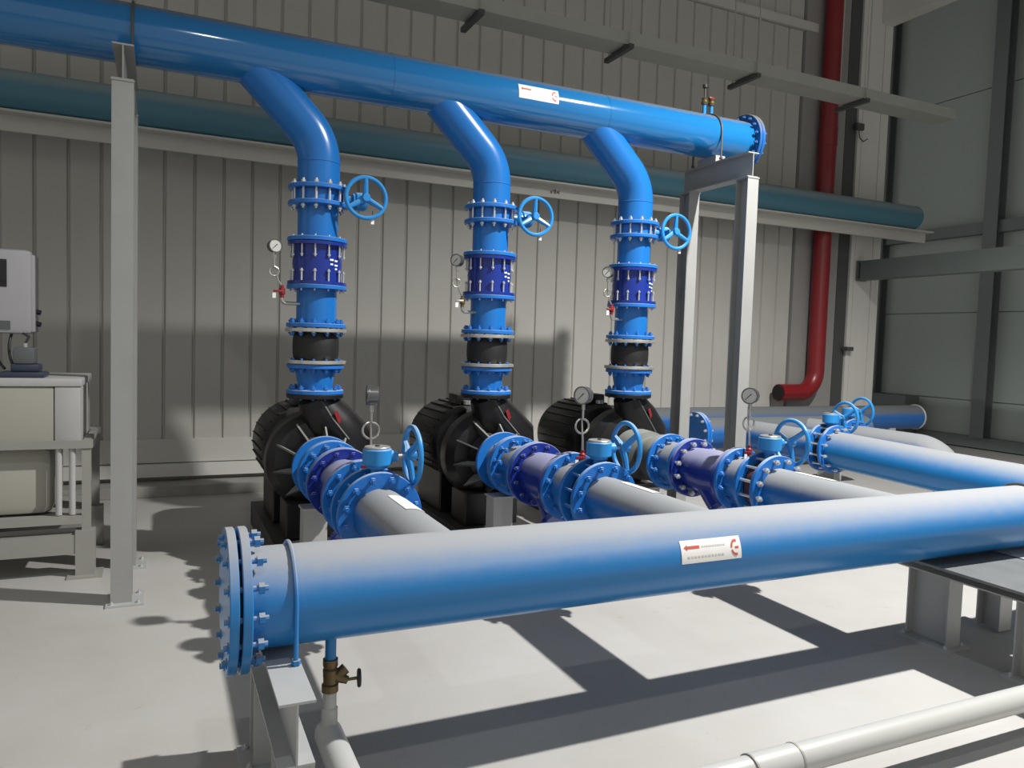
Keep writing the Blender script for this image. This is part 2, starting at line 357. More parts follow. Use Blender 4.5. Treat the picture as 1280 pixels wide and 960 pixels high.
# ------------------------------------------------------------------ discharge header with its slanted branches
XR_ = [0.98, 2.28, 3.585]      # risers
XS_ = [1.0, 2.315, 3.585]    # suction lines
RR = 0.143
hd = thing('discharge_header', 'long overhead blue header pipe with three slanted branches and flanged end', 'pipe', (0, 0, 0))
obj('main_pipe', cyl(B(), (-4.6, YU, ZU), (4.70, YU, ZU), RU, 56), 'discharge_blue', hd)
for xs in (-2.3, 1.45, 3.2): obj('weld_seam', lathe(B(), [(RU-0.004, 0), (RU+0.002, 0.003), (RU+0.002, 0.009), (RU-0.004, 0.012)], 48, to_axis((xs, YU, ZU), (1, 0, 0))), 'discharge_blue', hd)
ef = obj('end_flange', lathe(B(), ring(RU-0.01, 0.245, 0, 0.028), 48), 'back_blue', hd, (4.67, YU, ZU), ROT_X)
bolts(ef, 0.213, 0.03, 16, 0.13, 0.015, 'back_blue')
obj('blind_plate', lathe(B(), solid(0.245, 0, 0.028), 48), 'back_blue', hd, (4.702, YU, ZU), ROT_X)
for k, xr in enumerate(XR_):
    dz = 0.50; zb = ZU-dz
    pts = bend((xr-dz+0.03, YU, ZU-0.03), (xr, YU, zb), (xr, YU, 2.59), 0.36, 10)
    br = obj('branch', sweep(B(), pts, RR, 40, caps=False), 'riser_blue', hd)
    for zz in (zb-0.152,): obj('weld_seam', lathe(B(), [(RR-0.004, 0), (RR+0.003, 0.003), (RR+0.003, 0.008), (RR-0.004, 0.011)], 40), 'riser_blue', br, (xr, YU, zz))
    f = obj('flange', lathe(B(), ring(RR-0.01, 0.203, 0, 0.028), 44), 'flange_blue', br, (xr, YU, 2.592))
    bolts(f, 0.173, -0.04, 12, 0.20, 0.0145, 'bolt_zinc')

def sticker(name, lab, R, w, a0, a1, origin, axis_rot, group, arrow=True):
    """printed vinyl label bent round a pipe; local x along the pipe"""
    t = thing(name, lab, 'label', origin, axis_rot, group)
    def patch(x0, x1, b0, b1, rad, n=8):
        bm = B(); A = []
        for i in range(n+1):
            a = b0+(b1-b0)*i/n; A.append([bm.verts.new((xx, -rr*math.cos(a), rr*math.sin(a))) for xx in (x0, x1) for rr in (rad, rad+0.0008)])
        for p, q in zip(A[:-1], A[1:]):
            bm.faces.new((p[1], p[3], q[3], q[1])); bm.faces.new((p[0], q[0], q[2], p[2])); bm.faces.new((p[0], p[1], q[1], q[0])); bm.faces.new((p[2], q[2], q[3], p[3]))
        bm.faces.new((A[0][0], A[0][2], A[0][3], A[0][1])); bm.faces.new((A[-1][0], A[-1][1], A[-1][3], A[-1][2]))
        return bm
    H = a1-a0
    obj('sheet', patch(0, w, a0, a1, R+0.001), 'white_paper', t)
    if not arrow: return t
    r2 = R+0.0022
    bm = patch(w*0.10, w*0.30, a0+H*0.62, a0+H*0.74, r2, 3)
    # arrow head pointing along -x
    hb = B(); P = [(w*0.045, a0+H*0.68), (w*0.10, a0+H*0.56), (w*0.10, a0+H*0.80)]
    vs = [[hb.verts.new((px, -rr*math.cos(a), rr*math.sin(a))) for px, a in P] for rr in (r2, r2+0.0008)]
    hb.faces.new(vs[0]); hb.faces.new(vs[1][::-1])
    for i in range(3): hb.faces.new((vs[0][i], vs[0][(i+1) % 3], vs[1][(i+1) % 3], vs[1][i]))
    obj('arrow_shaft', bm, 'print_red', t); obj('arrow_head', hb, 'print_red', t, smooth=False)
    for row, x0, x1 in ((0.68, 0.34, 0.74), (0.28, 0.10, 0.72)):
        n = 11
        for i in range(n):
            xa = w*(x0+(x1-x0)*i/n); obj('print_mark', patch(xa, xa+w*(x1-x0)/n*0.62, a0+H*(row-0.035), a0+H*(row+0.035), r2, 1), 'print_grey', t)
    # round emblem: an open ring with a bar
    bm = B(); cx, ca = w*0.905, a0+H*0.5; ro, ri = H*R*0.36, H*R*0.25
    prev = None
    for i in range(13):
        th = math.radians(70+220*i/12); cur = []
        for q in (ri, ro):
            px = cx+q*math.cos(th)*0.75; a = ca+q*math.sin(th)/R
            for rr in (r2, r2+0.0008): cur.append(bm.verts.new((px, -rr*math.cos(a), rr*math.sin(a))))
        if prev and i != 7:
            p, q = prev, cur
            bm.faces.new((p[1], p[3], q[3], q[1])); bm.faces.new((p[0], q[0], q[2], p[2]))
        prev = cur
    obj('emblem', bm, 'print_red', t, smooth=False)
    obj('emblem_bar', patch(cx-ro*0.1, cx+ro*0.45, ca-0.04*H, ca+0.04*H, r2, 1), 'print_red', t)
    return t
sticker('pipe_label', 'white label with red arrow stuck on the overhead header', RU, 0.335, math.radians(-5), math.radians(29), (2.40, YU, ZU), (0, 0, 0), 'flow labels')

# air vents on top of the header
for i, (xa, h, mats) in enumerate(((4.30, 0.27, ('valve_blue', 'brass')), (4.375, 0.15, ('valve_blue', 'red_small')))):
    t = thing('air_valve', ['tall brass air valve on top of the overhead header', 'short red handled air valve on top of the overhead header'][i], 'valve', (xa-0.05, YU, ZU+RU-0.004), group='small valves on top of the overhead header')
    obj('nipple', cyl(B(), (0, 0, 0), (0, 0, 0.09), 0.017, 12), mats[0], t)
    obj('body', lathe(B(), [(0, 0.09), (0.025, 0.09), (0.03, 0.11), (0.022, 0.13), (0.028, 0.145), (0, 0.15)], 12), 'brass', t)
    if i == 0:
        obj('stem', cyl(B(), (0, 0, 0.15), (0, 0, h-0.04), 0.009, 10), 'dark_rubber', t)
        obj('cap', lathe(B(), [(0, h-0.04), (0.022, h-0.035), (0.022, h-0.01), (0, h)], 12), 'dark_rubber', t)
    else: obj('handle', bx(-0.03, 0.03, -0.012, 0.012, 0.148, 0.165, bev=0.003), 'red_small', t)

# ------------------------------------------------------------------ generic fittings (all built along local z from 0)
def handwheel(par, ctr, axis, R, mat='valve_blue', tilt=0.0, tube=0.0145):
    """rim + hub as one part, three spokes as sub-parts; centred at ctr, normal along axis"""
    M4 = to_axis(ctr, axis); bm = B(); n = 40; seg = 10; V = []
    for i in range(n):
        a = 2*PI*i/n; V.append([bm.verts.new(M4 @ Vector(((R+tube*math.cos(q))*math.cos(a), (R+tube*math.cos(q))*math.sin(a), tube*math.sin(q)))) for q in [2*PI*k/seg for k in range(seg)]])
    for i in range(n):
        a, b = V[i], V[(i+1) % n]
        for k in range(seg): bm.faces.new((a[k], a[(k+1) % seg], b[(k+1) % seg], b[k]))
    lathe(bm, solid(0.028, -0.045, 0.02, 0.004), 16, M4)
    w = obj('handwheel', bm, mat, par)
    for i in range(3):
        a = tilt+2*PI*i/3; p = Vector((math.cos(a), math.sin(a), 0)); s = B()
        sweep(s, [M4 @ (p*0.02+Vector((0, 0, -0.02))), M4 @ (p*R*0.5+Vector((0, 0, -0.008))), M4 @ (p*R)], [0.021, 0.018, 0.015], 8)
        obj('spoke', s, mat, w)
    return w
def tag_card(par, p, col='white_paper'):
    obj('tag', bx(p[0]-0.011, p[0]+0.011, p[1]-0.002, p[1]+0.002, p[2]-0.035, p[2]), col, par, smooth=False)
def spool(name, lab, r, rf, L, loc, rot, mat, n=12, fm='flange_blue', bL=0.11, bm_='flange_blue', r2=None, group=None, ends=(1, 1), bz=0.0, seams=True, cat='pipe', bs=0.016):
    t = thing(name, lab, cat, loc, rot, group); r2 = r if r2 is None else r2; ft = 0.028
    if abs(r2-r) < 1e-4: obj('pipe', lathe(B(), [(r-0.008, 0.002), (r, 0.002), (r2, L-0.002), (r2-0.008, L-0.002)], 40), mat, t)
    else: obj('cone', lathe(B(), [(r-0.008, 0.002), (r, 0.002), (r, L*0.25), (r2, L*0.75), (r2, L-0.002), (r2-0.008, L-0.002)], 40), mat, t)
    f = obj('flange', lathe(B(), ring(r-0.005, rf, 0, ft), 44), fm, t)
    if ends[0]: bolts(f, rf-0.032, bz, n, bL, bs, bm_)
    f = obj('flange', lathe(B(), ring(r2-0.005, rf, L-ft, L), 44), fm, t)
    if ends[1]: bolts(f, rf-0.032, L-bz, n, bL, bs, bm_)
    return t
def gauge(name, lab, top, base, face, group, rad=0.052, red=True, loop_r=0.045, tags=0, stub=None, coil=0.5):
    """pressure gauge on a looped siphon tube; thing origin at the tube's base"""
    top = Vector(top); base = Vector(base); t = thing(name, lab, 'gauge', base, group=group); T = top-base; d = Vector(face).normalized()
    M4 = to_axis(T-d*0.03, d)
    obj('case', lathe(B(), [(0, -0.005), (rad*0.9, -0.005), (rad, 0.0), (rad, 0.045), (rad*1.08, 0.047), (rad*1.08, 0.058), (rad*0.95, 0.058), (rad*0.95, 0.05), (0, 0.05)], 28, M4), 'gauge_case', t)
    dl = obj('dial', lathe(B(), [(0, 0.050), (rad*0.94, 0.050), (rad*0.94, 0.053), (0, 0.053)], 28, M4), 'gauge_face', t)
    u, v = frame(d); nb = B(); sweep(nb, [T+d*0.025-(u+v)*rad*0.25, T+d*0.025+(u+v)*rad*0.55], [0.003, 0.0012], 6); obj('needle', nb, 'dark_rubber', dl)
    obj('fitting', cyl(B(), T+Vector((0, 0, -rad-0.035)), T+Vector((0, 0, -rad+0.004)), 0.012, 6), 'tube_steel', t)
    lz = T.z*coil+0.02; zt = T.z-rad-0.03
    c = Vector((T.x*0.6-0.0, T.y*0.6, lz)); pts = [Vector((T.x, T.y, zt)), Vector((T.x, T.y, lz+loop_r+0.02))]
    for i in range(15):
        a = PI/2-2*PI*i/14; pts.append(Vector((T.x+loop_r*math.cos(a), T.y+0.012*i/14, lz+loop_r*math.sin(a))))
    z1 = 0.075
    pts += [Vector((T.x*0.5, T.y*0.5, max(lz-loop_r-0.03, z1+0.02))), Vector((0, 0, z1))]
    obj('siphon_tube', sweep(B(), pts, 0.0065, 8), 'tube_steel', t)
    cock = obj('cock', lathe(B(), [(0, 0.0), (0.014, 0), (0.014, 0.02), (0.021, 0.025), (0.021, 0.06), (0.012, 0.068), (0.012, 0.085), (0, 0.085)], 12), 'red_small' if red else 'brass', t)
    obj('lever', bx(-0.06, 0.0, -0.03, -0.018, 0.035, 0.05, bev=0.003), 'red_small' if red else 'tube_steel', cock)
    if tags:
        tag_card(cock, (-0.055, -0.03, 0.03)); 
        if tags > 1: obj('tag', bx(-0.03, -0.008, -0.036, -0.032, 0.05, 0.09), 'white_paper', cock, rot=(0, 0.4, 0), smooth=False)
    if stub is not None:
        obj('elbow_stub', sweep(B(), bend((0, 0, 0.01), (0, 0, -0.035), Vector(stub)-Vector((0, 0, 0)), 0.025, 6), 0.012, 10), 'tube_steel', t)
    return t

def butterfly(name, lab, loc, rot, side, wheel_axis, L=0.085, mat='valve_blue', upper=True, body='flange_blue'):
    """wafer butterfly valve. local z = flow. side = local direction of the shaft"""
    t = thing(name, lab, 'valve', loc, rot, 'butterfly valves'); s = Vector(side)
    bm = lathe(B(), [(0.125, 0), (0.150, 0), (0.155, 0.004), (0.155, L-0.004), (0.150, L), (0.125, L)], 40)
    bd = obj('body', bm, body, t)
    obj('disc', lathe(B(), [(0, L*0.42), (0.124, L*0.46), (0.124, L*0.54), (0, L*0.58)], 32), 'zinc', t)
    c = Vector((0, 0, L/2)); n0 = 0.235 if upper else 0.225
    obj('neck', cyl(B(), c+s*0.145, c+s*n0, 0.032, 16), mat, t)
    obj('mount_flange', cyl(B(), c+s*n0, c+s*(n0+0.016), 0.052, 20), mat, t)
    g0 = n0+0.016; gl = 0.075 if upper else 0.085; gr = 0.063 if upper else 0.074; q = c+s*g0
    gb = B(); cyl(gb, q, q+s*gl, gr, 28, c=0.006); w = Vector(wheel_axis)
    cyl(gb, q+s*gl*0.5, q+s*gl*0.5+w*0.105, 0.030, 14, c=0.004)
    gearbox = obj('gearbox', gb, mat, t)
    obj('gear_cover', cyl(B(), q+s*gl, q+s*(gl+0.01), gr-0.008, 28, c=0.003), 'zinc' if not upper else mat, gearbox)
    obj('indicator', cyl(B(), q+s*(gl+0.01), q+s*(gl+0.016), 0.012, 10), 'dark_rubber', gearbox)
    e = q+s*gl*0.5+w*0.105
    off = 0.06
    obj('wheel_shaft', cyl(B(), e-w*0.01, e+w*(off+0.02), 0.010, 10), 'zinc', t)
    handwheel(t, e+w*(off+0.02), w, 0.138 if upper else 0.146, mat, tilt=0.55 if upper else 0.9)
    if upper:
        pass
    return t

# ------------------------------------------------------------------ risers, pumps and suction lines
for k in range(3):
    xr = XR_[k]; who = PUMPID[k]
    G = lambda s: s
    # upper butterfly valve: shaft along +x, wheel facing -y
    v = butterfly('butterfly_valve', 'blue butterfly valve with round handwheel high on the riser '+who, (xr, YU, 2.513), (0, 0, 0), (1, 0, 0), (0, -1, 0), L=0.077)
    gt = obj('tag_chain', cyl(B(), (0.34, -0.17, -0.10), (0.34, -0.17, -0.045), 0.003, 6), 'dark_rubber', v); tag_card(v, (0.34, -0.17, -0.10)); 
    spool('riser_spool', 'short blue flanged pipe under the upper valve, riser '+who, 0.137, 0.203, 0.272, (xr, YU, 2.239), (0, 0, 0), 'riser_blue', ends=(0, 0), group='short flanged riser pipes')
    # check valve
    cv = thing('check_valve', 'dark royal blue check valve with silver studs on the riser '+who, 'valve', (xr, YU, 1.945), group='check valves')
    L = 0.29
    cbm = lathe(B(), [(0.12, 0.0), (0.2, 0.0), (0.2, 0.022), (0.165, 0.022), (0.162, 0.06), (0.168, L/2), (0.162, L-0.06), (0.165, L-0.022), (0.2, L-0.022), (0.2, L), (0.12, L)], 44)
    cbody = obj('body', cbm, 'royal_blue', cv)
    bolts(cbody, 0.178, 0.03, 12, 0.15, 0.011, 'bolt_zinc', stud='flip'); bolts(cbody, 0.178, L-0.03, 12, 0.15, 0.011, 'bolt_zinc', stud=True)
    for i, (an, zz, ww) in enumerate(((-1.15, 0.17, 0.03), (-1.15, 0.14, 0.022), (-0.92, 0.165, 0.028), (-0.92, 0.135, 0.03), (-0.92, 0.11, 0.02))):
        obj('cast_mark', bx(-ww/2, ww/2, -0.001, 0.0015, -0.006, 0.006), 'white_paper', cv, (0.1685*math.cos(an), 0.1685*math.sin(an), zz), (0, 0, an+PI/2))
    spool('riser_spool', 'short blue flanged pipe with gauge tapping, riser '+who, 0.137, 0.203, 0.29, (xr, YU, 1.653), (0, 0, 0), 'riser_blue', ends=(1, 0), group='short flanged riser pipes', bL=0.12, bz=0.0)
    gauge('pressure_gauge', ['pale round gauge left of the riser beside the white dosing tank', 'small round gauge left of the riser of the pump between the other two', 'small round gauge left of the riser beside the twin steel posts'][k],
          (xr-0.30, YU-0.1, 2.185), (xr-0.245, YU-0.08, 1.845), ((0.2, -1, 0.02) if k == 0 else (-0.75, -0.7, 0.0)), 'gauges on the risers', rad=0.042, loop_r=0.03, tags=1, stub=(0.12, 0.03, -0.035), red=(k != 1), coil=0.45)
    # rubber expansion joint
    rj = thing('rubber_joint', 'black rubber expansion joint with two zinc flanges on the riser '+who, 'pipe joint', (xr, YU, 1.398), group='rubber expansion joints')
    obj('bellows', lathe(B(), [(0.115, 0.03), (0.14, 0.03), (0.152, 0.045), (0.157, 0.08), (0.158, 0.125), (0.157, 0.17), (0.152, 0.205), (0.14, 0.222), (0.115, 0.222)], 44), 'rubber', rj)
    for z0 in (0.004, 0.224):
        ff = obj('zinc_flange', lathe(B(), ring(0.12, 0.208, z0, z0+0.024), 44), 'zinc', rj)
    bolts(ff, 0.178, 0.235, 12, 0.06, 0.012, 'bolt_zinc')
    rd = spool('reducer', 'short blue flanged reducer above the pump '+who, 0.118, 0.195, 0.205, (xr, YU, 1.193), (0, 0, 0), 'riser_blue', r2=0.137, ends=(1, 1), group='flanged reducers above the pumps', bL=0.10, bm_='flange_blue', bz=0.01)
    # ---------------- pump
    xs = XS_[k]; zs = 0.71
    yf = 5.13 if k < 2 else 4.80
    p = thing('pump', ['black end suction pump with ribbed cone beside the white dosing tank', 'black end suction pump between the other two pumps', 'dusty black end suction pump beside the twin steel posts'][k], 'pump', (xs, 5.4, 0), group='black pumps')
    y0 = yf-5.4
    vc = B(); M4 = to_axis((0, 0.10, zs), (0, 1, 0))
    lathe(vc, [(0.10, -0.16), (0.20, -0.155), (0.29, -0.13), (0.34, -0.06), (0.345, 0.04), (0.31, 0.12), (0.2, 0.15), (0, 0.16)], 48, M4, close=False)
    obj('volute', vc, 'pump_black', p)
    cone = [(0.10, y0+0.028), (0.128, y0+0.028), (0.14, -0.16), (0.19, -0.075), (0.10, -0.05)]
    if k == 2: cone = [(0.10, y0+0.028), (0.19, y0+0.028), (0.195, y0+0.10), (0.165, y0+0.17), (0.16, y0+0.24), (0.20, y0+0.26), (0.205, -0.2), (0.19, -0.10), (0.10, -0.05)]
    obj('suction_cone', lathe(B(), cone, 40, to_axis((0, 0, zs), (0, 1, 0))), 'pump_dusty' if k == 2 else 'pump_black', p)
    obj('suction_flange', lathe(B(), ring(0.10, 0.205, y0, y0+0.028), 44, to_axis((0, 0, zs), (0, 1, 0))), 'pump_dusty' if k == 2 else 'pump_black', p)
    for i in range(10 if k < 2 else 0):
        a = 2*PI*(i+0.3)/10; rb = B(); c, s_ = math.cos(a), math.sin(a)
        q = [(0.13, y0+0.03), (0.2, y0+0.03), (0.31, -0.045), (0.18, -0.045)]
        tx = Vector((-s_, 0, c))*0.006
        va = [rb.verts.new(Vector((r*c, yy, zs+r*s_))+tx) for r, yy in q]; vb = [rb.verts.new(Vector((r*c, yy, zs+r*s_))-tx) for r, yy in q]
        rb.faces.new(va); rb.faces.new(vb[::-1])
        for j in range(4): rb.faces.new((va[j], va[(j+1) % 4], vb[(j+1) % 4], vb[j]))
        obj('rib', rb, 'pump_dusty', p, smooth=False)
    dx = xr-xs
    obj('discharge_neck', sweep(B(), [(0.22, 0.06, zs+0.02), (0.20, 0.055, 0.86), (dx+0.105, 0.03, 1.0), (dx+0.03, 0.005, 1.10), (dx, 0, 1.166)], [0.19, 0.205, 0.175, 0.142, 0.125], 32), 'pump_black', p)
    obj('neck_seam', sweep(B(), [(dx+0.02, -0.128, 1.15), (dx+0.10, -0.14, 1.02), (0.19, -0.15, 0.88)], 0.008, 8), 'pump_dusty', p)
    obj('rating_plate', bx(-0.016, 0.016, -0.002, 0.002, -0.045, 0.045), 'red_small', p, (dx+0.135, -0.143, 1.035), (0.0, -0.5, 0.45), label='small red plate on the discharge neck', smooth=False)
    obj('discharge_flange', lathe(B(), ring(0.10, 0.195, 1.163, 1.191), 44, Matrix.Translation((dx, 0, 0))), 'pump_black', p)
    mo = obj('motor', lathe(B(), [(0, 0.26), (0.16, 0.26), (0.2, 0.33), (0.30, 0.36), (0.325, 0.40), (0.33, 1.0), (0.30, 1.08), (0.2, 1.12), (0, 1.13)], 48, to_axis((0, 0, zs+0.03), (0, 1, 0))), 'pump_black', p)
    for i in range(28):
        a = 2*PI*i/28
        if math.sin(a) < -0.75: continue
        obj('fin', bx(0.315, 0.341, 0.44, 0.98, -0.004, 0.004), 'pump_black', mo, (0, 0, zs+0.03), (0, -a, 0), smooth=False)
    tb = obj('terminal_box', bx(-0.10, 0.06, 0.46, 0.66, zs+0.35, zs+0.44, bev=0.012), 'pump_black', p)
    obj('lifting_eye', lathe(B(), [(0, 0), (0.035, 0), (0.035, 0.03), (0.0, 0.03)], 14, Matrix.Translation((-0.02, 0.42, zs+0.36))), 'zinc', p)
    sk = B(); box(sk, -0.31, -0.21, -0.28, 1.2, 0, 0.16, bev=0.004); box(sk, 0.21, 0.31, -0.28, 1.2, 0, 0.16, bev=0.004); box(sk, -0.31, 0.31, -0.30, -0.20, 0.0, 0.17, bev=0.004); box(sk, -0.31, 0.31, 1.15, 1.25, 0, 0.17, bev=0.004)
    box(sk, -0.31, 0.31, -0.3, 1.25, 0.16, 0.185, bev=0.003)
    obj('skid', sk, 'pump_black', p, smooth=False)
    ft = B(); box(ft, -0.22, 0.22, -0.1, 0.2, 0.185, 0.44, bev=0.01); obj('pump_foot', ft, 'pump_black', p, smooth=False)
    ft = B(); box(ft, -0.24, -0.10, 0.42, 1.0, 0.185, 0.52, bev=0.01); box(ft, 0.10, 0.24, 0.42, 1.0, 0.185, 0.52, bev=0.01); obj('motor_foot', ft, 'pump_black', p, smooth=False)
    # ---------------- suction line
    rf = 0.216
    yS = 4.55 if k < 2 else 4.50
    if k < 2:
        spool('suction_spool', 'short blue flanged suction piece next to the pump '+who, 0.15, rf, 0.24, (xs, 4.887, zs), ROT_Y, 'suction_blue', group='short flanged suction pieces', bs=0.0175, bL=0.12, ends=(1, 0), bz=0.03)
        spool('suction_spool', 'second flanged suction piece out from the pump '+who, 0.15, rf, 0.327, (xs, yS+0.005, zs), ROT_Y, 'suction_blue', group='short flanged suction pieces', bs=0.0175, bL=0.12, ends=(0, 1), bz=0.07)
    else:
        spool('suction_spool', 'single flanged suction piece at the dusty pump '+who, 0.155, rf, 0.29, (xs, yS+0.005, zs), ROT_Y, 'suction_blue', group='short flanged suction pieces', bs=0.0175, bL=0.12, ends=(0, 1), bz=0.04)
    # Y strainer
    yE = 4.085 if k < 2 else 4.015
    st = thing('y_strainer', 'purple blue strainer with slanting leg on the suction line '+who, 'strainer', (xs, yE, zs), ROT_Y, 'strainers on the suction lines')
    Ls = yS-yE
    fb = obj('flange', lathe(B(), ring(0.12, rf, Ls-0.028, Ls), 44), 'royal_blue', st); bolts(fb, rf-0.03, Ls-0.01, 12, 0.15, 0.0175, 'bolt_zinc' if k == 2 else 'royal_blue')
    obj('flange', lathe(B(), ring(0.12, rf, 0, 0.028), 44), 'royal_blue', st)
    obj('body', lathe(B(), [(0.12, 0.02), (0.145, 0.02), (0.15, 0.08), (0.165, Ls*0.5), (0.155, Ls-0.08), (0.15, Ls-0.02), (0.12, Ls-0.02)], 44), 'royal_blue', st)
    # leg slants down (world -z = local +y) and towards the header (local -z)
    lg = obj('leg', sweep(B(), [(0, 0.02, Ls*0.62), (0, 0.22, Ls*0.62-0.20)], [0.125, 0.115], 32), 'royal_blue', st)
    cap = B(); cyl(cap, (0, 0.22, Ls*0.62-0.20), (0, 0.245, Ls*0.62-0.225), 0.15, 28, c=0.004); lc = obj('cover', cap, 'royal_blue', lg)
    for i in range(6):
        a = 2*PI*i/6; u, vv = frame((0, 1, -1)); c0 = Vector((0, 0.235, Ls*0.62-0.215))+(u*math.cos(a)+vv*math.sin(a))*0.128; dd = Vector((0, 1, -1)).normalized()
        obj('cover_bolt', cyl(B(), c0-dd*0.03, c0+dd*0.04, 0.011, 8), 'bolt_zinc', lc)
    # short dusty spool with the rear valve flange
    yB = 3.822 if k < 2 else 3.79
    spool('suction_spool', 'dusty flanged suction piece with a gauge, line of the pump '+who, 0.158, rf, yE-0.005-yB, (xs, yB, zs), ROT_Y, 'suction_blue', group='short flanged suction pieces', bs=0.0175, bL=0.12, ends=(0, 1), bz=0.0, fm='flange_blue')
    gauge('pressure_gauge', ['grey gauge on a ring tube over the suction line beside the white dosing tank', 'grey gauge on a ring tube over the suction line of the pump between the others', 'grey gauge on a ring tube over the suction line beside the twin steel posts'][k],
          (xs+0.03, (yE+yB)/2+0.06, 1.285), (xs+0.03, (yE+yB)/2+0.05, zs+0.155), ((-1, 0.15, 0) if k == 0 else (-0.85, -0.5, 0)), 'gauges on the suction lines', rad=0.052, tags=2 if k == 0 else 1, coil=0.5)
    # lower butterfly valve: stem up (local -y), wheel along +x
    bv = butterfly('butterfly_valve', 'blue gear operated butterfly valve low on the suction line '+who, (xs, yB-0.113, zs), ROT_Y, (0, -1, 0), (1, 0, 0), L=0.108, upper=False, body='brown_gasket' if k == 2 else 'rubber')
    obj('tag', bx(0.03, 0.06, -0.26, -0.235, 0.10, 0.112), 'white_paper', bv, smooth=False)
    # support stand under the suction flanges
    ysup = 4.93
    su = thing('pipe_stand', 'pale grey stub stand under the suction flange of the pump '+who, 'stand', (xs-0.10, ysup, 0), group='stub stands under the suction lines')
    obj('post', bx(-0.075, 0.075, -0.07, 0.07, 0.012, 0.49, bev=0.004), 'plinth_concrete', su, smooth=False)
    obj('base', bx(-0.09, 0.26, -0.10, 0.10, 0, 0.2, bev=0.004), 'plinth_concrete', su, smooth=False)
    obj('cap_plate', bx(-0.085, 0.15, -0.08, 0.08, 0.485, 0.497), 'steel_galv', su, smooth=False)

# ------------------------------------------------------------------ suction header in front
YF, ZF, RF = 2.667, 0.70, 0.171
sh = thing('suction_header', 'large blue header pipe across the foreground, dusty on top, with bolted end', 'pipe', (0, 0, 0))
obj('main_pipe', cyl(B(), (0.235, YF, ZF), (6.6, YF, ZF), RF, 64), 'header_blue', sh)
ef = obj('end_flange', lathe(B(), ring(RF-0.01, 0.243, 0, 0.03), 56), 'header_blue', sh, (0.235, YF, ZF), ROT_X)
bolts(ef, 0.210, 0.012, 14, 0.135, 0.018, 'header_blue')
obj('blind_plate', lathe(B(), solid(0.243, 0, 0.03), 56), 'header_blue', sh, (0.195, YF, ZF), ROT_X)
obj('gasket', lathe(B(), solid(0.19, 0, 0.012, 0.001), 40), 'dark_rubber', sh, (0.224, YF, ZF), ROT_X)
for k in range(3):
    xs = XS_[k]; y1 = 3.70 if k < 2 else 3.665
    br = obj('branch', cyl(B(), (xs, YF+0.05, ZF+0.006), (xs, y1, ZF+0.008), 0.137, 48), 'suction_blue', sh)
    f = obj('flange', lathe(B(), ring(0.13, 0.216, 0, 0.03), 44), 'flange_blue', br, (xs, y1-0.026, ZF+0.01), ROT_Y)
    bolts(f, 0.184, 0.075, 12, 0.245, 0.0175, 'flange_blue' if k < 2 else 'bolt_zinc')
    sticker('pipe_label', 'plain white label on the dusty suction branch '+['beside the white dosing tank', 'of the pump between the other two', 'next to the twin steel posts'][k], 0.138, 0.30, math.radians(58), math.radians(96), (xs, 3.20, ZF+0.007), (0, 0, -PI/2), 'plain labels on the branches', arrow=False).rotation_euler = (0, 0, PI/2)
obj('drain_nipple', cyl(B(), (0.555, YF, ZF-RF-0.085), (0.555, YF, ZF-RF+0.03), 0.020, 16), 'header_blue', sh)
sticker('pipe_label', 'white label with red arrow stuck on the foreground header', RF, 0.315, math.radians(1), math.radians(33), (1.955, YF, ZF), (0, 0, 0), 'flow labels')
ubolt('pipe_clamp', 'pale blue round bar clamp over the foreground header near its bolted end', 0.405, YF, ZF, RF, 0.521, 'header_blue', 'pipe clamps on the headers')
ubolt('pipe_clamp', 'dark round bar clamp over the foreground header above the wide low frame', 4.46, YF, ZF, RF, 0.52, 'dark_steel', 'pipe clamps on the headers')

# low support frames of the suction header
t = thing('low_frame', 'narrow low steel frame under the bolted end of the foreground header', 'frame', (0.37, 0, 0))
ZB = 0.519
obj('beam', hbeam(B(), (0, 2.225, ZB-0.1), (0, 2.98, ZB-0.1), 0.2, 0.108, 0.008, 0.006, (0, 0, 1)), 'steel_galv', t, smooth=False)
for y in (2.30, 2.90):
    obj('leg', hbeam(B(), (0, y, 0.012), (0, y, ZB-0.2), 0.125, 0.11, 0.009, 0.007, (0, 1, 0)), 'steel_galv', t, smooth=False)
    base_plate(t, 0, y, 0.2, 0.2)
t = thing('low_frame', 'wide low steel frame with broad grey top under the foreground header', 'frame', (3.9, 0, 0))
obj('top_plate', bx(-0.29, 0.32, 2.0, 2.95, ZB-0.014, ZB), 'steel_plate', t, smooth=False)
obj('beam', hbeam(B(), (0.02, 2.0, 0.455), (0.02, 2.95, 0.455), 0.10, 0.2, 0.008, 0.006, (0, 0, 1)), 'steel_galv', t, smooth=False)
for y in (2.775, 2.175):
    obj('leg', hbeam(B(), (0.025, y, 0.012), (0.025, y, 0.405), 0.25, 0.11, 0.009, 0.007, (0, 1, 0)), 'steel_galv', t, smooth=False)
    base_plate(t, 0.03, y, 0.20, 0.31)
obj('leg', hbeam(B(), (0.56, 2.775, 0.012), (0.56, 2.775, ZB-0.015), 0.14, 0.11, 0.009, 0.007, (0, 1, 0)), 'steel_galv', t, smooth=False)
obj('cross_beam', bx(0.3, 0.64, 2.45, 2.9, ZB-0.014, ZB), 'steel_galv', t, smooth=False)

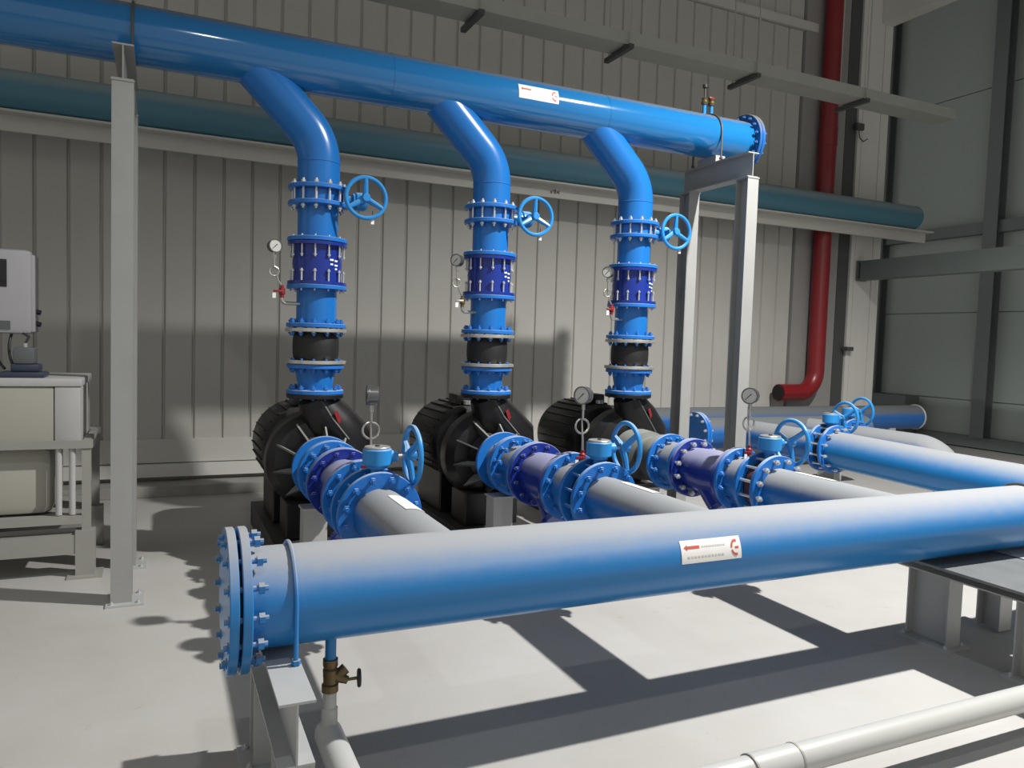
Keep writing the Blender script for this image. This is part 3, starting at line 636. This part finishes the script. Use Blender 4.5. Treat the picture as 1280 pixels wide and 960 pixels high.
# drain valve and white floor pipe
dv = thing('drain_valve', 'small brass angle valve with dark knob under the foreground header', 'valve', (0.555, YF, ZF-RF-0.20))
obj('body', lathe(B(), [(0, 0), (0.030, 0), (0.030, 0.025), (0.024, 0.03), (0.027, 0.08), (0.022, 0.085), (0.027, 0.095), (0.027, 0.118), (0, 0.118)], 16), 'brass', dv)
obj('bonnet', cyl(B(), (0.01, -0.0, 0.055), (0.06, -0.012, 0.035), 0.022, 12, r2=0.014), 'brass', dv)
obj('branch_spout', cyl(B(), (0.01, 0, 0.04), (0.055, -0.0, 0.075), 0.018, 12, r2=0.02), 'brass', dv)
obj('stem', cyl(B(), (0.055, -0.012, 0.037), (0.095, -0.018, 0.04), 0.006, 8), 'brass', dv)
obj('knob', lathe(B(), [(0, 0), (0.03, 0.002), (0.034, 0.008), (0.03, 0.014), (0, 0.016)], 20, to_axis((0.092, -0.018, 0.04), (1, -0.15, 0))), 'dark_rubber', dv)
wp = thing('drain_pipe', 'white plastic drain pipe running down and along the floor', 'pipe', (0.555, YF, 0))
RW = 0.05
obj('down_pipe', cyl(B(), (0, 0, 0.17), (0, 0, ZF-RF-0.196), 0.024, 20), 'white_pipe', wp)
obj('socket', cyl(B(), (0, 0, 0.19), (0, 0, 0.27), 0.029, 20, c=0.003), 'white_pipe', wp)
ZP = 0.165; pts = [(0, 0.045, ZP), (0, 0.035, ZP)] + bend((0, 0.015, ZP), (0, 1.925-YF, ZP), (5.2, 1.90-YF, ZP), 0.12, 8)
obj('floor_pipe', sweep(B(), pts, [0.02, 0.045]+[RW]*(len(pts)-2), 28), 'white_pipe', wp)
for xa in (1.27, 1.47): obj('coupling', lathe(B(), [(RW-0.004, 0), (RW+0.006, 0), (RW+0.006, 0.008), (RW-0.004, 0.008)], 28, to_axis((xa, 1.918-YF, ZP), (1, 0, 0))), 'dark_rubber' if 0 else 'stand_steel', wp)
obj('sleeve', lathe(B(), [(RW-0.004, 0), (RW+0.004, 0), (RW+0.004, 0.20), (RW-0.004, 0.20)], 28, to_axis((1.275, 1.918-YF, ZP), (1, 0, 0))), 'white_pipe', wp)
for xa, ya in ((0.0, 2.0-YF), (4.3, 1.904-YF)): obj('support_block', bx(xa-0.06, xa+0.06, ya-0.05, ya+0.05, 0, ZP-RW+0.004), 'plinth_concrete', wp, smooth=False)

# ------------------------------------------------------------------ link lines at the back right
lk = thing('link_pipe', 'thick dusty blue pipe running back from the foreground header to a valve', 'pipe', (5.72, 0, 0))
obj('pipe', sweep(B(), [(0, YF+0.05, 0.645), (0, 4.0, 0.66), (0, 5.12, 0.69)], 0.168, 48), 'header_blue', lk)
f = obj('flange', lathe(B(), ring(0.15, 0.225, 0, 0.03), 44), 'flange_blue', lk, (0, 5.10, 0.69), ROT_Y); bolts(f, 0.195, 0.05, 12, 0.22, 0.015, 'bolt_zinc')
butterfly('butterfly_valve', 'blue gear operated butterfly valve on the thick link pipe', (5.72, 5.135, 0.69), ROT_Y, (0, -1, 0), (1, 0, 0), L=0.108, upper=False, body='rubber')
el = thing('elbow_pipe', 'dusty blue flanged pipe that bends down into the floor', 'pipe', (6.68, 0, 0))
obj('pipe', sweep(B(), bend((0, 5.75, 0.68), (0, 4.62, 0.68), (0, 4.62, -0.02), 0.36, 12), 0.15, 40), 'suction_blue', el)
f = obj('flange', lathe(B(), ring(0.14, 0.215, 0, 0.03), 44), 'flange_blue', el, (0, 5.73, 0.68), ROT_Y); bolts(f, 0.185, 0.05, 12, 0.22, 0.014, 'flange_blue')
butterfly('butterfly_valve', 'blue gear operated butterfly valve on the down turned elbow pipe', (6.68, 5.765, 0.68), ROT_Y, (0, -1, 0), (1, 0, 0), L=0.108, upper=False, body='rubber')
bh = thing('back_header', 'low blue header behind the twin posts with a flanged end', 'pipe', (0, 0, 0))
obj('main_pipe', cyl(B(), (5.17, 6.42, 0.69), (7.6, 6.42, 0.69), 0.165, 48), 'back_blue', bh)
f = obj('end_flange', lathe(B(), ring(0.15, 0.23, 0, 0.03), 44), 'flange_blue', bh, (5.14, 6.42, 0.69), ROT_X); bolts(f, 0.2, 0.0, 12, 0.12, 0.016, 'bolt_zinc')
obj('blind_plate', lathe(B(), solid(0.23, 0, 0.028), 44), 'flange_blue', bh, (5.108, 6.42, 0.69), ROT_X)
for xb, y1 in ((5.72, 5.275), (6.68, 5.90)):
    br = obj('branch', cyl(B(), (xb, y1, 0.69), (xb, 6.42, 0.69), 0.15, 40), 'suction_blue', bh)
    f = obj('flange', lathe(B(), ring(0.14, 0.225, 0, 0.03), 44), 'flange_blue', br, (xb, y1-0.028, 0.69), ROT_Y)
for xb in (5.6, 7.1):
    obj('saddle_leg', bx(xb-0.06, xb+0.06, 6.30, 6.54, 0, 0.56), 'steel_galv', bh, smooth=False)
wpz = thing('wall_pipe', 'dark dusty blue pipe lying low along the foot of the panelled wall', 'pipe', (0, 0, 0))
obj('pipe', cyl(B(), (4.6, 7.45, 0.70), (9.86, 7.45, 0.70), 0.168, 48), 'back_blue', wpz)
obj('end_ring', lathe(B(), ring(0.15, 0.18, 0, 0.02), 40), 'steel_galv', wpz, (9.86, 7.45, 0.70), ROT_X)
for xb in (5.2, 7.2, 9.3): obj('saddle_leg', bx(xb-0.06, xb+0.06, 7.35, 7.55, 0, 0.56), 'steel_galv', wpz, smooth=False)

# ------------------------------------------------------------------ teal pipe on its wall rail, cable tray, red pipe
tp = thing('teal_pipe', 'long dull teal pipe lying on a pale rail along the back wall', 'pipe', (0, 0, 0))
obj('pipe', cyl(B(), (-6, 7.78, 3.595), (10.0, 7.78, 3.595), 0.168, 48), 'teal_blue', tp)
obj('end_cap', lathe(B(), solid(0.172, 0, 0.02), 40), 'teal_blue', tp, (9.99, 7.78, 3.595), ROT_X)
rl = thing('pipe_rail', 'pale steel rail under the teal pipe on the back wall', 'rail', (0, 0, 0))
obj('channel', bx(-6, 10.4, 7.86, 7.90, 3.27, 3.405), 'panel_trim', rl, smooth=False)
obj('shelf', bx(-6, 10.4, 7.72, 7.90, 3.405, 3.425), 'panel_trim', rl, smooth=False)
for xb in (-1.4, 0.6, 2.6, 4.6, 6.6, 8.45, 9.5): obj('bracket', bx(xb-0.04, xb+0.04, 7.90, YW+0.01, 3.34, 3.40), 'panel_trim', rl, smooth=False)
for i, (dx_, w_) in enumerate(((-0.05, 0.02), (-0.02, 0.008), (0.0, 0.02), (0.03, 0.02), (0.055, 0.01))):
    obj('chalk_mark', bx(4.1+dx_, 4.1+dx_+w_, 7.858, 7.8605, 3.315+0.008*(i % 2), 3.345+0.01*(i % 3)), 'dark_steel', rl, smooth=False)
ct = thing('cable_tray', 'long grey cable tray hung high along the back wall', 'cable tray', (0, 0, 0))
YT, ZT = 6.45, 4.53
obj('tray_side', bx(-3, 8.93, YT-0.012, YT, ZT, ZT+0.12), 'tray_steel', ct, smooth=False)
obj('tray_side', bx(-3, 8.93, YT+0.28, YT+0.292, ZT, ZT+0.12), 'tray_steel', ct, smooth=False)
obj('tray_floor', bx(-3, 8.93, YT, YT+0.28, ZT, ZT+0.01), 'tray_steel', ct, smooth=False)
for xb in (1.0, 2.55, 4.12, 5.72, 7.35):
    a = obj('arm', bx(xb-0.025, xb+0.025, YT-0.07, YT+0.40, ZT-0.055, ZT-0.012), 'dark_steel', ct, smooth=False)
    for yy in (YT-0.045, YT+0.35): obj('hanger_rod', cyl(B(), (xb, yy, ZT-0.03), (xb, yy, 9.0), 0.007, 8), 'tray_steel', a)
rp = thing('red_pipe', 'dark red vertical pipe with an open elbow at its foot', 'pipe', (8.55, 8.08, 0))
obj('pipe', sweep(B(), bend((0, 0, 9.0), (0, 0, 1.004), (-0.70, -0.02, 1.004), 0.31, 12), 0.12, 32), 'red_paint', rp)
obj('bore_shade_disc', lathe(B(), solid(0.108, 0, 0.01, 0.001), 28, to_axis((-0.705, -0.02, 1.004), (-1, 0, 0))), 'black_void', rp)  # black disc on the closed end, painted as the unlit bore
obj('coupling', lathe(B(), ring(0.10, 0.128, 4.5, 4.75), 28), 'red_paint', rp)
for zc in (2.3, 4.0, 5.9): obj('wall_clip', bx(-0.02, 0.02, 0.1, 0.138, zc, zc+0.04), 'dark_steel', rp, smooth=False)
hk = thing('hook_bracket', 'small dark bracket with a wire hook on the white clad column', 'bracket', (9.22, YW-0.062, 4.85))
obj('plate', bx(-0.05, 0.1, -0.05, 0, 0, 0.09), 'dark_steel', hk, smooth=False)
obj('hook', sweep(B(), [(0.0, -0.04, 0.0), (0.0, -0.06, -0.12), (0.08, -0.06, -0.17), (0.16, -0.06, -0.12)], 0.008, 8), 'dark_steel', hk)
sb = obj('stub_bracket', bx(9.17, 9.30, YW-0.16, YW-0.063, 1.62, 1.68), 'dark_steel', smooth=False); tag(sb, 'short black stub bracket low on the white clad column', 'bracket')

# ------------------------------------------------------------------ dosing unit on the left
ds = thing('tank_stand', 'pale steel stand with rails and short legs under the cream tank', 'stand', (-1.0, 5.55, 0))
for sx, sy in ((0.56, 0.0), (0.56, 0.75), (-0.6, 0.0), (-0.6, 0.75)):
    l = obj('leg', bx(sx-0.055, sx+0.055, sy-0.05, sy+0.05, 0.012, 0.30), 'stand_steel', ds, smooth=False)
    obj('foot_plate', bx(sx-0.10, sx+0.10, sy-0.1, sy+0.1, 0, 0.012), 'stand_steel', l, smooth=False)
    obj('upright', bx(sx-0.02, sx+0.03, sy-0.025, sy+0.025, 0.30, 0.84), 'stand_steel', ds, smooth=False)
for sy in (0.0, 0.75):
    obj('base_beam', bx(-0.66, 0.505, sy-0.045, sy+0.045, 0.15, 0.275), 'stand_steel', ds, smooth=False)
    obj('deck_rail', bx(-0.62, 0.54, sy-0.04, sy+0.04, 0.345, 0.395), 'stand_steel', ds, smooth=False)
    obj('top_rail', bx(-0.62, 0.60, sy-0.035, sy+0.035, 0.83, 0.88), 'stand_steel', ds, smooth=False)
obj('deck', bx(-0.6, 0.53, 0.041, 0.70, 0.355, 0.385), 'stand_steel', ds, smooth=False)
for xa in (0.41, 0.485): obj('guard_tube', cyl(B(), (xa, 0.0, 0.40), (xa, 0.0, 0.83), 0.019, 14), 'tank_white', ds)
for sy in (0.0, 0.75): pass
obj('side_rail', bx(0.54, 0.58, 0.03, 0.72, 0.83, 0.87), 'stand_steel', ds, smooth=False)
tk = thing('dosing_tank', 'cream plastic dosing tank with white end panel on a steel stand', 'tank', (-1.0, 5.55, 0.39))
obj('lower_body', bx(-0.62, 0.37, 0.06, 0.68, 0.0, 0.44, bev=0.06), 'tank_cream', tk)
obj('upper_body', bx(-0.64, 0.385, 0.0, 0.70, 0.44, 0.83, bev=0.012), 'tank_cream', tk)
obj('end_panel', bx(0.387, 0.53, -0.005, 0.70, 0.47, 0.83, bev=0.008), 'tank_white', tk)
obj('lid', bx(-0.65, 0.54, -0.012, 0.72, 0.832, 0.885, bev=0.01), 'tank_white', tk)
dp = thing('dosing_pump', 'small navy dosing pump on the lid of the cream tank', 'pump', (-0.76, 5.72, 1.275))
obj('base', bx(-0.16, 0.09, -0.14, 0.08, 0.0, 0.035, bev=0.01), 'navy_plastic', dp)
obj('collar', bx(-0.10, 0.055, -0.1, 0.07, 0.035, 0.085, bev=0.012), 'navy_plastic', dp)
obj('head', bx(-0.085, 0.03, -0.1, 0.06, 0.085, 0.19, bev=0.012), 'grey_plastic', dp)
obj('nozzle', cyl(B(), (-0.03, -0.02, 0.19), (-0.03, -0.02, 0.215), 0.012, 10), 'tank_white', dp)
bxo = thing('control_box', 'white rounded control box with dark window above the cream tank', 'control box', (-1.0, 6.0, 0))
obj('case', bx(-0.32, 0.22, -0.10, 0.12, 1.545, 2.10, bev=0.03), 'box_white', bxo)
obj('side_cover', bx(0.205, 0.235, -0.08, 0.10, 1.56, 2.07, bev=0.008), 'box_white', bxo)
obj('window', bx(-0.28, 0.082, -0.106, -0.098, 1.85, 2.03, bev=0.003), 'box_black', bxo)
obj('name_strip', bx(-0.28, 0.10, -0.105, -0.098, 1.575, 1.63), 'grey_plastic', bxo, smooth=False)
for zc in (1.62, 1.70): obj('gland', cyl(B(), (0.22, 0.0, zc), (0.26, 0.0, zc-0.01), 0.017, 10), 'dark_rubber', bxo)
obj('mount_post', bx(-0.16, -0.06, 0.125, 0.22, 0.012, 2.05), 'stand_steel', bxo, smooth=False)
obj('post_foot', bx(-0.22, 0.0, 0.07, 0.28, 0, 0.012), 'stand_steel', bxo, smooth=False)
hs = [((-1.08, 5.98, 1.55), (-1.10, 5.95, 1.42), (-0.98, 5.85, 1.32)), ((-0.98, 5.96, 1.55), (-1.02, 5.92, 1.42), (-0.92, 5.82, 1.32)), ((-0.90, 5.96, 1.55), (-0.93, 5.92, 1.44), (-0.87, 5.80, 1.34))]
for i, (a, b, c) in enumerate(hs):
    o = obj('hose', sweep(B(), [Vector(a)*(1-t)**2+Vector(b)*2*t*(1-t)+Vector(c)*t*t for t in [j/8 for j in range(9)]], 0.009 if i else 0.016, 8), 'dark_rubber')
    tag(o, ['thick black hose from the control box down behind the thin ones', 'thin black hose between the thick hose and the dosing pump', 'thin black hose from the control box closest to the dosing pump'][i], 'hose', 'hoses under the control box')
o = obj('hose', sweep(B(), [(-0.95, 5.95, 1.56), (-0.84, 5.93, 1.555), (-0.79, 5.85, 1.53), (-0.79, 5.70, 1.482)], 0.008, 8), 'dark_rubber'); tag(o, 'thin black tube arching from the control box to the dosing pump', 'hose')
